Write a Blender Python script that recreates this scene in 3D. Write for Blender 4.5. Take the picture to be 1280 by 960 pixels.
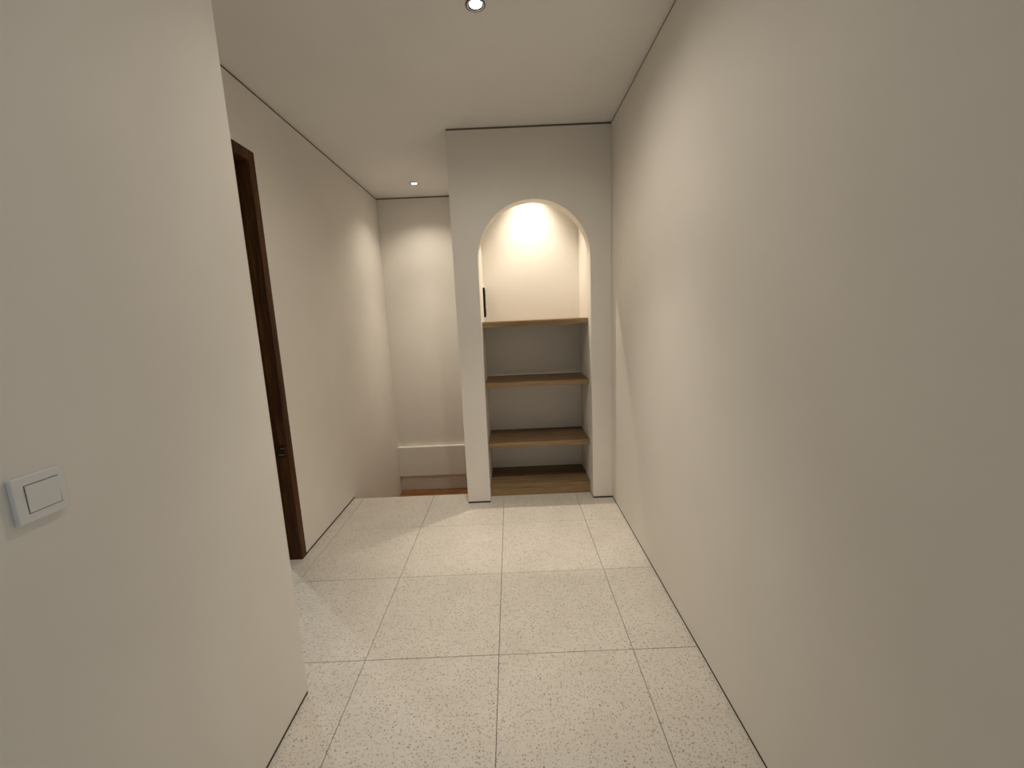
import bpy, bmesh, math, random
from mathutils import Matrix, Vector
random.seed(4)
S = bpy.context.scene
COL = S.collection
for o in list(bpy.data.objects):
    bpy.data.objects.remove(o)

# ------------------------------------------------------------------ camera
F_PX, PITCH, YAW, ROLL, CAM_Z = 523.87, -0.1632, -0.0020, -0.0434, 1.4974
fw = Vector((math.sin(YAW)*math.cos(PITCH), math.cos(YAW)*math.cos(PITCH), math.sin(PITCH)))
rt = fw.cross(Vector((0, 0, 1))).normalized()
up = rt.cross(fw)
r2 = rt*math.cos(ROLL) + up*math.sin(ROLL)
u2 = -rt*math.sin(ROLL) + up*math.cos(ROLL)
cd = bpy.data.cameras.new('camera')
cam = bpy.data.objects.new('camera', cd)
COL.objects.link(cam)
cd.sensor_width = 36.0
cd.lens = F_PX/1280*36.0
cd.clip_start = 0.02
M = Matrix((r2, u2, -fw)).transposed().to_4x4()
M.translation = Vector((0, 0, CAM_Z))
cam.matrix_world = M
S.camera = cam

# ------------------------------------------------------------------ world and exposure
w = bpy.data.worlds.new('world')
S.world = w
w.use_nodes = True
w.node_tree.nodes['Background'].inputs[0].default_value = (0.6, 0.65, 0.75, 1)
w.node_tree.nodes['Background'].inputs[1].default_value = 0.02
S.view_settings.view_transform = 'Standard'
S.view_settings.look = 'None'
S.view_settings.gamma = 1.0
S.view_settings.use_curve_mapping = False
S.view_settings.exposure = 0.06

# lamp powers (W) and colours, used by the downlight builder below
LIGHT_HALL = (52.0, (1.0, 0.905, 0.785))
CORE_HALL = 112.0
CORE_STAIR = 64.0
LIGHT_STAIR = (42.0, (1.0, 0.89, 0.75))
LIGHT_NICHE = (96.0, (1.0, 0.88, 0.71))
LIGHT_ROOM = (60.0, (0.86, 0.93, 1.0))

# cool fill light added outside an unseen window behind the camera
wl = bpy.data.lights.new('window_fill', 'AREA')
wl.shape = 'RECTANGLE'; wl.size = 1.25; wl.size_y = 1.25
wl.energy = 14.0; wl.color = (0.70, 0.86, 1.0)
wo = bpy.data.objects.new('window_fill', wl)
COL.objects.link(wo)
wo.location = (1.02, -1.35, 1.55)
wo.rotation_euler = (0, math.radians(90), 0)

# ------------------------------------------------------------------ measures (metres)
XR, XL, XN = 0.772, -1.404, -0.896       # right wall, far left wall, near left wall
YN, YA, YS, YNB, YB = 1.501, 3.211, 3.327, 3.737, 4.848
H = 2.812
XC = -0.402                               # stair side of the niche block
AL, AR = -0.220, 0.614                    # jambs of the arch
AZ, AC, ARAD = 1.903, 0.197, 0.417
Y_REAR = -2.3
Y_EDGE = 3.40                             # edge of the hall floor at the stairs
GAP = 0.014
RB, RC = 0.0015, 0.004                    # how far the base and ceiling strips sit back

# ------------------------------------------------------------------ materials
def mat(name):
    m = bpy.data.materials.new(name)
    m.use_nodes = True
    nt = m.node_tree
    return m, nt, nt.nodes['Principled BSDF']

def N(nt, typ, **kw):
    n = nt.nodes.new(typ)
    for k, v in kw.items():
        setattr(n, k, v)
    return n

def plain(name, col, rough=0.5, metal=0.0, var=0.04, scale=30.0, spec=0.5):
    m, nt, b = mat(name)
    tc = N(nt, 'ShaderNodeNewGeometry')
    nz = N(nt, 'ShaderNodeTexNoise')
    nz.inputs['Scale'].default_value = scale
    nt.links.new(tc.outputs['Position'], nz.inputs['Vector'])
    r = N(nt, 'ShaderNodeValToRGB')
    r.color_ramp.elements[0].color = (*[c*(1-var) for c in col], 1)
    r.color_ramp.elements[1].color = (*[min(1, c*(1+var)) for c in col], 1)
    nt.links.new(nz.outputs['Fac'], r.inputs['Fac'])
    nt.links.new(r.outputs['Color'], b.inputs['Base Color'])
    b.inputs['Roughness'].default_value = rough
    b.inputs['Metallic'].default_value = metal
    b.inputs['Specular IOR Level'].default_value = spec
    return m

def paint(name, col):
    """matt emulsion: faint cloudiness, roller stipple"""
    m, nt, b = mat(name)
    g = N(nt, 'ShaderNodeNewGeometry')
    n1 = N(nt, 'ShaderNodeTexNoise'); n1.inputs['Scale'].default_value = 2.2; n1.inputs['Detail'].default_value = 4
    n2 = N(nt, 'ShaderNodeTexNoise'); n2.inputs['Scale'].default_value = 260; n2.inputs['Detail'].default_value = 2
    nt.links.new(g.outputs['Position'], n1.inputs['Vector'])
    nt.links.new(g.outputs['Position'], n2.inputs['Vector'])
    r = N(nt, 'ShaderNodeValToRGB')
    r.color_ramp.elements[0].color = (*[c*0.975 for c in col], 1)
    r.color_ramp.elements[1].color = (*[c*1.02 for c in col], 1)
    r.color_ramp.elements[0].position = 0.3; r.color_ramp.elements[1].position = 0.7
    nt.links.new(n1.outputs['Fac'], r.inputs['Fac'])
    nt.links.new(r.outputs['Color'], b.inputs['Base Color'])
    bp = N(nt, 'ShaderNodeBump'); bp.inputs['Strength'].default_value = 0.12; bp.inputs['Distance'].default_value = 0.001
    nt.links.new(n2.outputs['Fac'], bp.inputs['Height'])
    nt.links.new(bp.outputs['Normal'], b.inputs['Normal'])
    b.inputs['Roughness'].default_value = 0.62
    b.inputs['Specular IOR Level'].default_value = 0.3
    return m

def terrazzo(name):
    m, nt, b = mat(name)
    g = N(nt, 'ShaderNodeNewGeometry')
    base = N(nt, 'ShaderNodeTexNoise'); base.inputs['Scale'].default_value = 5; base.inputs['Detail'].default_value = 5
    nt.links.new(g.outputs['Position'], base.inputs['Vector'])
    rb = N(nt, 'ShaderNodeValToRGB')
    rb.color_ramp.elements[0].color = (0.585, 0.54, 0.475, 1)
    rb.color_ramp.elements[1].color = (0.71, 0.67, 0.60, 1)
    nt.links.new(base.outputs['Fac'], rb.inputs['Fac'])
    prev = rb.outputs['Color']
    # chips: small irregular cells, only some of them coloured
    wob = N(nt, 'ShaderNodeTexNoise'); wob.inputs['Scale'].default_value = 160
    nt.links.new(g.outputs['Position'], wob.inputs['Vector'])
    mv = N(nt, 'ShaderNodeVectorMath', operation='MULTIPLY_ADD')
    mv.inputs[1].default_value = (0.010, 0.010, 0.010)
    nt.links.new(wob.outputs['Color'], mv.inputs[0])
    nt.links.new(g.outputs['Position'], mv.inputs[2])
    for sc, rad, keep, cols, amt in (
            (95, 0.31, 0.60, [(0.20, 0.14, 0.085), (0.40, 0.31, 0.20), (0.30, 0.28, 0.25)], 0.72),
            (140, 0.35, 0.65, [(0.30, 0.24, 0.17), (0.48, 0.40, 0.30), (0.40, 0.38, 0.35)], 0.60),
            (64, 0.23, 0.42, [(0.16, 0.12, 0.085), (0.50, 0.40, 0.26), (0.36, 0.30, 0.24)], 0.65)):
        v = N(nt, 'ShaderNodeTexVoronoi'); v.inputs['Scale'].default_value = sc
        nt.links.new(mv.outputs['Vector'], v.inputs['Vector'])
        lt = N(nt, 'ShaderNodeMapRange'); lt.interpolation_type = 'SMOOTHSTEP'
        lt.inputs[1].default_value = rad*0.75; lt.inputs[2].default_value = rad*1.15
        lt.inputs[3].default_value = 1; lt.inputs[4].default_value = 0
        nt.links.new(v.outputs['Distance'], lt.inputs[0])
        sp = N(nt, 'ShaderNodeSeparateColor')
        nt.links.new(v.outputs['Color'], sp.inputs[0])
        k = N(nt, 'ShaderNodeMath', operation='LESS_THAN'); k.inputs[1].default_value = keep
        nt.links.new(sp.outputs[0], k.inputs[0])
        mu = N(nt, 'ShaderNodeMath', operation='MULTIPLY')
        nt.links.new(lt.outputs[0], mu.inputs[0]); nt.links.new(k.outputs[0], mu.inputs[1])
        mu2 = N(nt, 'ShaderNodeMath', operation='MULTIPLY'); mu2.inputs[1].default_value = amt
        nt.links.new(mu.outputs[0], mu2.inputs[0])
        cr = N(nt, 'ShaderNodeValToRGB'); cr.color_ramp.interpolation = 'CONSTANT'
        cr.color_ramp.elements[0].color = (*cols[0], 1)
        cr.color_ramp.elements[1].position = 0.35; cr.color_ramp.elements[1].color = (*cols[1], 1)
        e = cr.color_ramp.elements.new(0.7); e.color = (*cols[2], 1)
        nt.links.new(sp.outputs[1], cr.inputs['Fac'])
        mx = N(nt, 'ShaderNodeMix', data_type='RGBA')
        nt.links.new(mu2.outputs[0], mx.inputs[0])
        nt.links.new(prev, mx.inputs[6]); nt.links.new(cr.outputs['Color'], mx.inputs[7])
        prev = mx.outputs[2]
    nt.links.new(prev, b.inputs['Base Color'])
    b.inputs['Roughness'].default_value = 0.5
    b.inputs['Specular IOR Level'].default_value = 0.35
    return m

def wood(name, dark, mid, light, axis='X', rough=0.5, rings=9.0, spec=0.35):
    m, nt, b = mat(name)
    g = N(nt, 'ShaderNodeNewGeometry')
    mp = N(nt, 'ShaderNodeMapping')
    s = {'X': (0.7, 14, 14), 'Y': (14, 0.7, 14), 'Z': (14, 14, 0.7)}[axis]
    mp.inputs['Scale'].default_value = s
    nt.links.new(g.outputs['Position'], mp.inputs['Vector'])
    n1 = N(nt, 'ShaderNodeTexNoise'); n1.inputs['Scale'].default_value = 1.6; n1.inputs['Detail'].default_value = 6; n1.inputs['Distortion'].default_value = 0.6
    n2 = N(nt, 'ShaderNodeTexNoise'); n2.inputs['Scale'].default_value = rings; n2.inputs['Detail'].default_value = 5
    nt.links.new(mp.outputs['Vector'], n1.inputs['Vector'])
    nt.links.new(mp.outputs['Vector'], n2.inputs['Vector'])
    ad = N(nt, 'ShaderNodeMath', operation='MULTIPLY_ADD'); ad.inputs[1].default_value = 0.45
    nt.links.new(n2.outputs['Fac'], ad.inputs[0])
    ml = N(nt, 'ShaderNodeMath', operation='MULTIPLY'); ml.inputs[1].default_value = 0.55
    nt.links.new(n1.outputs['Fac'], ml.inputs[0])
    nt.links.new(ml.outputs[0], ad.inputs[2])
    r = N(nt, 'ShaderNodeValToRGB')
    r.color_ramp.elements[0].position = 0.32; r.color_ramp.elements[0].color = (*dark, 1)
    r.color_ramp.elements[1].position = 0.68; r.color_ramp.elements[1].color = (*light, 1)
    e = r.color_ramp.elements.new(0.5); e.color = (*mid, 1)
    nt.links.new(ad.outputs[0], r.inputs['Fac'])
    nt.links.new(r.outputs['Color'], b.inputs['Base Color'])
    bp = N(nt, 'ShaderNodeBump'); bp.inputs['Strength'].default_value = 0.15; bp.inputs['Distance'].default_value = 0.001
    nt.links.new(n2.outputs['Fac'], bp.inputs['Height'])
    nt.links.new(bp.outputs['Normal'], b.inputs['Normal'])
    b.inputs['Roughness'].default_value = rough
    b.inputs['Specular IOR Level'].default_value = spec
    return m

def glow(name, col, strength):
    m, nt, b = mat(name)
    b.inputs['Base Color'].default_value = (0.9, 0.9, 0.88, 1)
    b.inputs['Emission Color'].default_value = (*col, 1)
    b.inputs['Emission Strength'].default_value = strength
    return m

PAINT = paint('wall_paint', (0.83, 0.79, 0.725))
CEIL = paint('ceiling_paint', (0.88, 0.87, 0.85))
TERR = terrazzo('terrazzo')
GROUT = plain('grout', (0.17, 0.145, 0.115), 0.9)
BLACK = plain('black_profile', (0.018, 0.016, 0.014), 0.6)
GAPTOP = plain('ceiling_gap', (0.16, 0.13, 0.10), 0.8)
OAK = wood('oak_board', (0.085, 0.048, 0.022), (0.20, 0.128, 0.062), (0.33, 0.225, 0.115), 'X', 0.6)
OAKEDGE = wood('oak_edge', (0.19, 0.122, 0.058), (0.30, 0.20, 0.10), (0.42, 0.29, 0.155), 'X', 0.6)
WALNUT = wood('dark_door_wood', (0.028, 0.010, 0.003), (0.075, 0.030, 0.010), (0.16, 0.072, 0.025), 'Z', 0.55, spec=0.15)
STAIRWOOD = wood('stair_wood', (0.11, 0.042, 0.012), (0.25, 0.11, 0.032), (0.40, 0.19, 0.062), 'X', 0.28)
PLASTIC = plain('white_plastic', (0.80, 0.79, 0.78), 0.35, var=0.01)
GROOVE = plain('dark_groove', (0.03, 0.028, 0.026), 0.7)
BLACKPL = plain('black_plastic', (0.006, 0.0055, 0.005), 0.6, spec=0.2)
BRONZE = plain('dark_bronze', (0.03, 0.013, 0.006), 0.5, 0.0, spec=0.2)
STEEL = plain('brushed_steel', (0.45, 0.42, 0.40), 0.35, 1.0)
RINGM = plain('downlight_metal', (0.20, 0.19, 0.18), 0.4, 0.5)
GLASS, _nt, _b = mat('window_glass')
_tr = N(_nt, 'ShaderNodeBsdfTransparent'); _gl = N(_nt, 'ShaderNodeBsdfGlossy'); _gl.inputs['Roughness'].default_value = 0.02
_mx = N(_nt, 'ShaderNodeMixShader'); _mx.inputs[0].default_value = 0.06
_nt.links.new(_tr.outputs[0], _mx.inputs[1]); _nt.links.new(_gl.outputs[0], _mx.inputs[2])
_nt.links.new(_mx.outputs[0], _nt.nodes['Material Output'].inputs[0])
CAULK = plain('white_sealant', (0.75, 0.73, 0.70), 0.6)

# ------------------------------------------------------------------ mesh helpers
def link(name, bm, m, parent=None, smooth=False):
    bmesh.ops.recalc_face_normals(bm, faces=bm.faces)
    me = bpy.data.meshes.new(name)
    bm.to_mesh(me); bm.free()
    me.materials.append(m)
    if smooth:
        for p in me.polygons: p.use_smooth = True
    o = bpy.data.objects.new(name, me)
    COL.objects.link(o)
    if parent is not None:
        o.parent = parent
        o.matrix_parent_inverse = parent.matrix_basis.inverted()
    return o

def box(bm, x0, x1, y0, y1, z0, z1, bev=0.0, seg=2):
    vs = [bm.verts.new((x, y, z)) for x in (x0, x1) for y in (y0, y1) for z in (z0, z1)]
    f = [(0, 1, 3, 2), (4, 6, 7, 5), (0, 4, 5, 1), (2, 3, 7, 6), (0, 2, 6, 4), (1, 5, 7, 3)]
    fs = [bm.faces.new([vs[i] for i in q]) for q in f]
    if bev > 0:
        es = list({e for q in fs for e in q.edges})
        bmesh.ops.bevel(bm, geom=es, offset=bev, segments=seg, profile=0.6, affect='EDGES')

def boxo(name, dims, m, parent=None, bev=0.0, seg=2):
    bm = bmesh.new(); box(bm, *dims, bev=bev, seg=seg)
    return link(name, bm, m, parent)

def slab(bm, pts, axis, a, b):
    """extrude a closed outline (list of 2D points) along an axis from a to b"""
    def P(u, v, t):
        return {'x': (t, u, v), 'y': (u, t, v), 'z': (u, v, t)}[axis]
    lo = [bm.verts.new(P(u, v, a)) for u, v in pts]
    hi = [bm.verts.new(P(u, v, b)) for u, v in pts]
    n = len(pts)
    caps = [bm.faces.new(lo), bm.faces.new(hi)]
    for i in range(n):
        bm.faces.new((lo[i], lo[(i+1) % n], hi[(i+1) % n], hi[i]))
    bm.normal_update()
    bmesh.ops.triangulate(bm, faces=caps)

def lathe(bm, prof, seg=40):
    rings = []
    for r, z in prof:
        if r == 0:
            rings.append([bm.verts.new((0, 0, z))])
        else:
            rings.append([bm.verts.new((r*math.cos(2*math.pi*i/seg), r*math.sin(2*math.pi*i/seg), z)) for i in range(seg)])
    for A, B in zip(rings, rings[1:]):
        for i in range(seg):
            j = (i+1) % seg
            if len(A) == 1: bm.faces.new((A[0], B[i], B[j]))
            elif len(B) == 1: bm.faces.new((A[i], A[j], B[0]))
            else: bm.faces.new((A[i], A[j], B[j], B[i]))

def empty(name, loc):
    o = bpy.data.objects.new(name, None)
    o.empty_display_size = 0.05
    o.location = loc
    COL.objects.link(o)
    bpy.context.view_layer.update()
    return o

def tag(o, label, cat=None, group=None, kind=None):
    o['label'] = label
    if cat: o['category'] = cat
    if group: o['group'] = group
    if kind: o['kind'] = kind
    return o

def structure(o, label, cat):
    return tag(o, label, cat, kind='structure')

# ------------------------------------------------------------------ floor
BT = -0.010                                # top of the bed that shows in the joints
f = bmesh.new()
box(f, XN-0.05, XR+0.03, Y_REAR, 1.045, BT-0.15, BT-0.002)
box(f, XL-0.10, XR+0.03, 1.045, YA+0.02, BT-0.15, BT-0.002)
box(f, XL-0.01, XC, YA+0.02, Y_EDGE-0.004, BT-0.15, BT-0.002)
box(f, XC, XR+0.03, YA+0.02, YNB+0.02, BT-0.15, BT-0.002)
floor = link('floor', f, GROUT)
structure(floor, 'pale speckled terrazzo tile floor of the hall', 'floor')
TX, TY, T, J = -0.1138, 1.655, 0.6, 0.0022

tile_cache = {}
def tile(x0, x1, y0, y1):
    """one floor tile with eased edges; equal sizes share their mesh"""
    key = (round(x1-x0, 4), round(y1-y0, 4))
    if key not in tile_cache:
        bm = bmesh.new()
        hx, hy = key[0]/2, key[1]/2
        e = 0.0012
        lv = [[bm.verts.new((sx*(hx-d), sy*(hy-d), z)) for sx, sy in ((-1, -1), (1, -1), (1, 1), (-1, 1))]
              for d, z in ((0, -0.0115), (0, -e), (e, 0.0))]
        bm.faces.new(lv[0]); bm.faces.new(lv[2])
        for A, B in zip(lv, lv[1:]):
            for i in range(4):
                bm.faces.new((A[i], A[(i+1) % 4], B[(i+1) % 4], B[i]))
        bmesh.ops.recalc_face_normals(bm, faces=bm.faces)
        me = bpy.data.meshes.new('tile'); bm.to_mesh(me); bm.free()
        me.materials.append(TERR)
        tile_cache[key] = me
    o = bpy.data.objects.new('tile', tile_cache[key])
    COL.objects.link(o)
    o.parent = floor
    o.location = ((x0+x1)/2, (y0+y1)/2, random.uniform(-0.0002, 0.0002))

def tiles(xa, xb, ya, yb):
    i0 = math.floor((xa-TX)/T); j0 = math.floor((ya-TY)/T)
    for i in range(i0, i0+8):
        for j in range(j0, j0+12):
            x0, x1 = max(TX+i*T, xa), min(TX+(i+1)*T, xb)
            y0, y1 = max(TY+j*T, ya), min(TY+(j+1)*T, yb)
            if x1-x0 > 0.012 and y1-y0 > 0.012:
                tile(x0+J/2, x1-J/2, y0+J/2, y1-J/2)
tiles(XN-0.02, XR+0.02, Y_REAR+0.01, 1.055)
tiles(XL-0.10, XR+0.02, 1.055, 1.655)
tiles(XL-0.10, XR+0.02, 1.655, 2.855)
tiles(XL-0.10, XR+0.02, 2.855, Y_EDGE)

# ------------------------------------------------------------------ ceiling
ceiling = boxo('ceiling', (-4.1, XR+0.12, Y_REAR-0.12, YB+0.12, H, H+0.12), CEIL)
structure(ceiling, 'smooth off-white ceiling with shadow gap along the walls', 'ceiling')

# ------------------------------------------------------------------ walls (with black base gap and dark ceiling gap)
Z0, Z1 = GAP, H-GAP

WY0, WY1, WZ0, WZ1 = -1.95, -0.75, 0.95, 2.15      # opening of the added window, behind the camera
bm = bmesh.new()
box(bm, XR, XR+0.11, WY1, YB+0.1, Z0, Z1)
box(bm, XR, XR+0.11, Y_REAR, WY0, Z0, Z1)
box(bm, XR, XR+0.11, WY0, WY1, Z0, WZ0)
box(bm, XR, XR+0.11, WY0, WY1, WZ1, Z1)
o = link('wall_right', bm, PAINT)
structure(o, 'long bare cream wall opposite the dark wooden door frame', 'wall')
boxo('base_gap', (XR+RB, XR+0.05, Y_REAR, YB, 0.0005, Z0), BLACK, o)
boxo('ceiling_gap', (XR+RC, XR+0.05, Y_REAR, YB, Z1, H-0.0005), GAPTOP, o)

o = boxo('wall_left_near', (XL-0.10, XN, Y_REAR, YN, Z0, Z1), PAINT)
structure(o, 'cream wall that carries the white light switch', 'wall')
boxo('base_gap', (XL-0.09, XN-RB, Y_REAR, YN-RB, 0.0005, Z0), BLACK, o)
boxo('ceiling_gap', (XL-0.09, XN-RC, Y_REAR, YN-RC, Z1, H-0.0005), GAPTOP, o)

# far left wall: the door opening is cut out of its outline; it drops beside the stairs
D0, D1, DZ = 1.575, 2.484, 2.400           # clear opening of the door frame
CW = 0.058                                 # face width of the frame
g = 0.003
ol = [(YN+0.001, Z0), (D0-CW-g, Z0), (D0-CW-g, DZ+CW+g), (D1+CW+g, DZ+CW+g), (D1+CW+g, Z0),
      (Y_EDGE+0.015, Z0), (Y_EDGE+0.015, -0.70), (YB+0.10, -0.70), (YB+0.10, Z1), (YN+0.001, Z1)]
bm = bmesh.new(); slab(bm, ol, 'x', XL-0.10, XL)
o = link('wall_left', bm, PAINT)
structure(o, 'cream wall with the dark wooden door frame, running down beside the stairs', 'wall')
boxo('base_gap', (XL-0.05, XL-RB, D1+CW+0.005, Y_EDGE+0.014, 0.0005, Z0), BLACK, o)
boxo('ceiling_gap', (XL-0.05, XL-RC, YN+0.002, YB, Z1, H-0.0005), GAPTOP, o)

# arched wall of the niche
pts = [(XC, Z0), (AL, Z0), (AL, AZ)]
NA = 48
for k in range(1, NA):
    a = math.pi - math.pi*k/NA
    pts.append((AC+ARAD*math.cos(a), AZ+ARAD*math.sin(a)))
pts += [(AR, AZ), (AR, Z0), (XR-0.001, Z0), (XR-0.001, Z1), (XC, Z1)]
bm = bmesh.new(); slab(bm, pts, 'y', YA, YS)
o = link('wall_niche', bm, PAINT)
structure(o, 'cream wall with a round-topped arched shelf niche cut into it', 'wall')
boxo('base_gap', (XC+RB, AL-RB, YA+RB, YS-0.002, 0.0005, Z0), BLACK, o)
boxo('base_gap', (AR+RB, XR-0.002, YA+RB, YS-0.002, 0.0005, Z0), BLACK, o)
boxo('ceiling_gap', (XC+RC, XR-0.002, YA+RC, YS-0.002, Z1, H-0.0005), GAPTOP, o)
# lining of the niche behind the arch
NZ = 2.765
boxo('niche_side', (XC+0.001, AL, YS, YNB+0.06, 0.001, Z1), PAINT, o)
boxo('niche_side', (AR, XR-0.001, YS, YNB+0.06, 0.001, Z1), PAINT, o)
boxo('niche_back', (AL, AR, YNB, YNB+0.06, 0.001, Z1), PAINT, o)
boxo('niche_top', (AL, AR, YS, YNB, NZ, Z1), CEIL, o)

# side wall of the stair, in line with the niche block
o = boxo('wall_stair', (XC, XC+0.10, YNB+0.061, YB+0.1, -0.70, Z1), PAINT)
structure(o, 'cream side wall of the stairwell behind the niche', 'wall')
bm = bmesh.new(); box(bm, XC, XC+0.10, Y_EDGE+0.002, YNB+0.060, -0.70, -0.165)
link('stair_skirt', bm, PAINT, o)

# end wall of the stairwell, with the band below floor level standing proud of it
o = boxo('wall_back', (XL+0.0005, XC-0.0005, YB, YB+0.10, -0.70, Z1), PAINT)
structure(o, 'cream end wall of the stairwell with a ledge at floor level', 'wall')
boxo('ledge', (XL+0.001, XC-0.001, YB-0.05, YB, -0.362, -0.004), PAINT, o, bev=0.002)
boxo('ceiling_gap', (XL, XC, YB+RC, YB+0.05, Z1, H-0.0005), GAPTOP, o)

# behind the camera and the room beyond the door
o = boxo('wall_rear', (XL-0.10, XR+0.11, Y_REAR-0.10, Y_REAR-0.001, -0.1, Z1), PAINT)
structure(o, 'plain cream wall closing the other end of the hall', 'wall')
bm = bmesh.new()
box(bm, -4.1, -4.0, 0.4, 4.9, 0.0, Z1)
box(bm, -4.0, XL-0.10, 0.3, 0.4, 0.0, Z1)
box(bm, -4.0, XL-0.10, 4.8, 4.9, 0.0, Z1)
o = link('wall_room', bm, PAINT)
structure(o, 'pale walls of the room beyond the dark door frame', 'wall')
o = boxo('floor_room', (-4.0, XL-0.1005, 0.4, 4.8, -0.12, -0.001), TERR)
structure(o, 'pale speckled floor of the room beyond the dark door frame', 'floor')

# unseen window added to the long wall, behind the camera, for the cool fill
win = empty('window_1', (XR+0.055, (WY0+WY1)/2, WZ0)); structure(win, 'plain white framed window, unseen, added to the long bare wall for cool fill light', 'window')
for a, b_, c, d in ((WY0, WY0+0.05, WZ0, WZ1), (WY1-0.05, WY1, WZ0, WZ1), (WY0+0.05, WY1-0.05, WZ0, WZ0+0.05), (WY0+0.05, WY1-0.05, WZ1-0.05, WZ1)):
    boxo('window_frame', (XR+0.03, XR+0.08, a+0.001, b_-0.001, c+0.001, d-0.001), PLASTIC, win)
boxo('pane', (XR+0.052, XR+0.058, WY0+0.05, WY1-0.05, WZ0+0.05, WZ1-0.05), GLASS, win)

# ------------------------------------------------------------------ door frame
door = empty('door_1', (XL, (D0+D1)/2, 0)); door['kind'] = 'structure'
tag(door, 'dark brown wooden door frame with an open doorway', 'door frame')
FX0, FX1 = XL-0.098, XL+0.004
def frame_piece(name, y0, y1, z0, z1):
    bm = bmesh.new(); box(bm, FX0, FX1, y0, y1, z0, z1, bev=0.002)
    return link(name, bm, WALNUT, door)
jamb = frame_piece('jamb', D1, D1+CW, 0.004, DZ)
frame_piece('jamb', D0-CW, D0, 0.004, DZ)
frame_piece('head', D0-CW, D1+CW, DZ, DZ+CW)
# door stop rebates
for y0, y1 in ((D1-0.012, D1), (D0, D0+0.012)):
    bm = bmesh.new(); box(bm, FX0+0.002, FX0+0.024, y0, y1, 0.006, DZ-0.002, bev=0.001)
    link('stop', bm, WALNUT, door)
bm = bmesh.new(); box(bm, FX0+0.002, FX0+0.024, D0, D1, DZ-0.012, DZ, bev=0.001)
link('stop', bm, WALNUT, door)
# strike plate of the latch on the far jamb
sx = XL-0.034
sp = boxo('strike_plate', (sx-0.024, sx+0.022, D1-0.0015, D1, 0.690, 0.772), BRONZE, jamb)
sp['label'] = 'dark metal strike plate'
for x0, x1, z0, z1 in ((sx-0.020, sx+0.019, 0.706, 0.711), (sx-0.004, sx+0.019, 0.747, 0.751)):
    boxo('strike_glint', (x0, x1, D1-0.005, D1-0.0016, z0, z1), STEEL, jamb, bev=0.0008)  # glints on the plate's edges, put in as pale metal bars
boxo('sealant_line', (FX0+0.005, XL+0.008, D1-0.009, D1+0.001, 0.0005, 0.0038), CAULK, door)
o = door

# ------------------------------------------------------------------ stairs
st = empty('staircase', (XL+0.5, Y_EDGE, -0.75))
tag(st, 'brown wooden stairs going down to a landing behind the arched wall', 'staircase')
ys = [Y_EDGE+0.001, 3.68, 3.96]
zs = [-0.186, -0.372, -0.558]
xa, xb = XL+0.002, XC-0.002
for k in range(3):
    y1 = ys[k+1] if k < 2 else YB-0.002
    boxo('riser', (xa, xb, ys[k]+0.001, ys[k]+0.018, zs[k]+0.0005, (-0.165 if k == 0 else zs[k-1]-0.036)), PAINT, st)
    if k < 2:
        boxo('tread', (xa, xb, ys[k]+0.001, y1+0.015, zs[k]-0.035, zs[k]), STAIRWOOD, st, bev=0.004)
n = 6
for k in range(n):                        # planks of the landing
    a = xa + (xb-xa)*k/n; b_ = xa + (xb-xa)*(k+1)/n
    boxo('plank', (a+0.0012, b_-0.0012, ys[2]+0.001, YB-0.003, zs[2]-0.03, zs[2]), STAIRWOOD, st, bev=0.0015)

# ------------------------------------------------------------------ shelves of the niche
def shelf(z0, z1, label, bev=0.002, name='wooden_shelf'):
    s = empty(name, ((AL+AR)/2, YS, z0))
    tag(s, label, 'shelf', 'oak shelves in the arched niche')
    x0, x1 = AL+0.0015, AR-0.0015
    boxo('board', (x0, x1, YS+0.0045, YNB-0.001, z0+0.0002, z1), OAK, s, bev=0.0006, seg=1)
    boxo('front_edge', (x0, x1, YS+0.001, YS+0.004, z0+0.0002, z1-0.0002), OAKEDGE, s, bev=0.0006, seg=1)
    return s
shelf(1.406, 1.450, 'topmost oak shelf, lit from above under the arch')
shelf(0.925, 0.963, 'oak shelf second from the top of the arched niche')
shelf(0.421, 0.461, 'oak shelf second from the bottom of the arched niche')
shelf(0.001, 0.099, 'thick oak base shelf standing on the floor of the niche')

# slim black plate on the side wall of the niche
pl = empty('wall_plate', (AL, 3.65, 1.485))
tag(pl, 'slim upright black plate on the side wall inside the lit niche', 'wall plate')
boxo('frame', (AL+0.0005, AL+0.015, 3.610, 3.696, 1.487, 1.735), BLACKPL, pl, bev=0.002)
for k in range(3):
    z = 1.502+k*0.076
    boxo('insert', (AL+0.0151, AL+0.0175, 3.622, 3.684, z, z+0.066), BLACKPL, pl, bev=0.0008)

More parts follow.
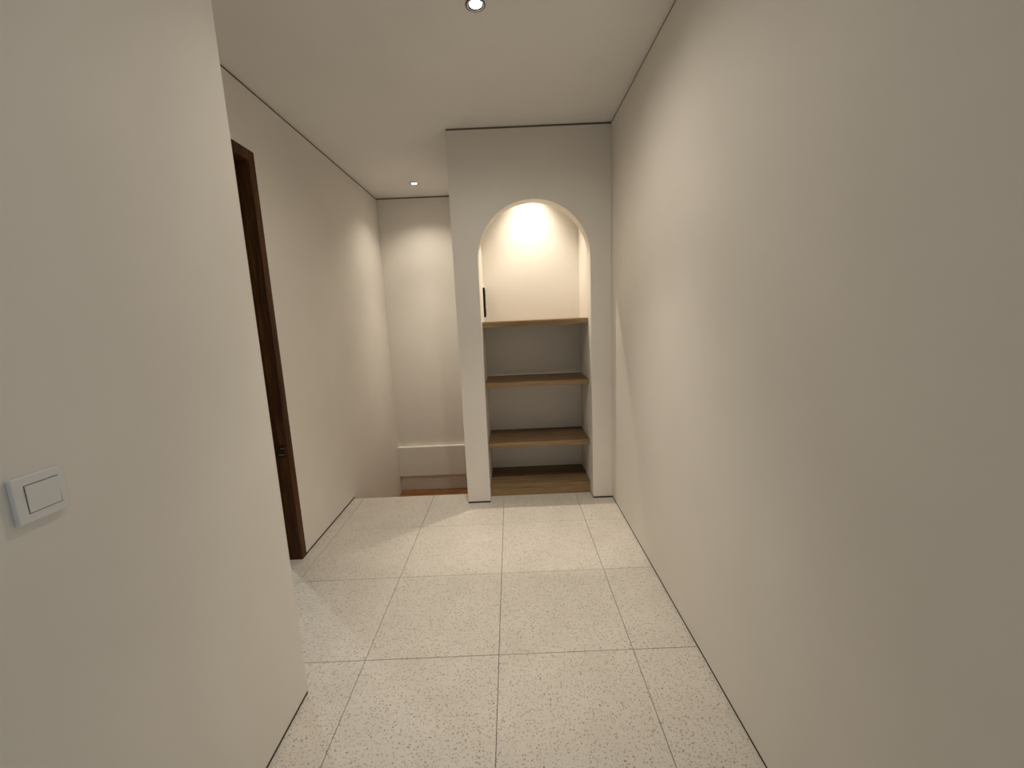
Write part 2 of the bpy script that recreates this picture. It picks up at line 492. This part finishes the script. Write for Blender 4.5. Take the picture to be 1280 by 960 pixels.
# ------------------------------------------------------------------ light switch
sw = empty('light_switch', (XN, 0.742, 1.16))
tag(sw, 'square white plastic rocker light switch on the near cream wall', 'light switch')
sy0, sy1, sz0, sz1 = 0.699, 0.785, 1.162, 1.248
boxo('plate', (XN+0.0005, XN+0.0100, sy0, sy1, sz0, sz1), PLASTIC, sw, bev=0.0022, seg=3)
ry0, ry1, rz0, rz1 = 0.7175, 0.7725, 1.1795, 1.2305
boxo('groove', (XN+0.0095, XN+0.0102, ry0-0.0012, ry1+0.0012, rz0-0.0012, rz1+0.0012), GROOVE, sw)
bm = bmesh.new(); box(bm, XN+0.0085, XN+0.0118, ry0, ry1, rz0, rz1, bev=0.0006)
bmesh.ops.rotate(bm, cent=(XN+0.0105, (ry0+ry1)/2, (rz0+rz1)/2), matrix=Matrix.Rotation(math.radians(2.2), 3, 'Y'), verts=bm.verts)
link('rocker', bm, PLASTIC, sw)

# ------------------------------------------------------------------ recessed downlights
def downlight(x, y, z, power, label, rad=0.043, beam=170, blend=1.0, soft=0.03, glowk=30, core=0, core_beam=82):
    e = empty('recessed_downlight', (x, y, z))
    tag(e, label, 'downlight', 'round recessed ceiling downlights')
    W, c = power
    r = rad
    bm = bmesh.new()
    lathe(bm, [(r, -0.0005), (r, -0.004), (r-0.003, -0.006), (r-0.007, -0.006), (r-0.010, -0.004), (r-0.010, -0.0005)])
    o = link('trim_ring', bm, RINGM, None, True); o.parent = e
    bm = bmesh.new()
    lathe(bm, [(r-0.0101, -0.0040), (r-0.0165, -0.0015), (r-0.0165, -0.0008)])
    o = link('baffle', bm, BLACKPL, None, True); o.parent = e
    bm = bmesh.new()
    lathe(bm, [(r-0.0167, -0.0010), (r*0.45, -0.0030), (0, -0.0038)])
    o = link('lens', bm, glow('lamp_glow', tuple(0.5+0.5*v for v in c), glowk), None, True); o.parent = e
    # the lamp's own light: a wide spill and, for the reflector, a narrower core
    for nm, pw, bs in (('downlight_spill', W, beam), ('downlight_core', core, core_beam)):
        if pw <= 0: continue
        ld = bpy.data.lights.new(nm, 'SPOT')
        ld.energy = pw; ld.color = c
        ld.spot_size = math.radians(bs); ld.spot_blend = blend
        ld.shadow_soft_size = soft
        lo = bpy.data.objects.new(nm, ld)
        COL.objects.link(lo)
        lo.parent = e
        lo.location = (0, 0, -0.008)
    return e
downlight(-0.09, 2.03, H, LIGHT_HALL, 'round ceiling downlight in front of the arched niche', core=CORE_HALL)
downlight(-0.884, 4.39, H, LIGHT_STAIR, 'round ceiling downlight above the stairs', soft=0.03, beam=125, core=CORE_STAIR, core_beam=62)
downlight(AC, 3.532, NZ, LIGHT_NICHE, 'downlight hidden in the top of the arched niche', soft=0.011, beam=78)
downlight(-2.35, 3.30, H, LIGHT_ROOM, 'cool white downlight in the room beyond the door frame', soft=0.03)
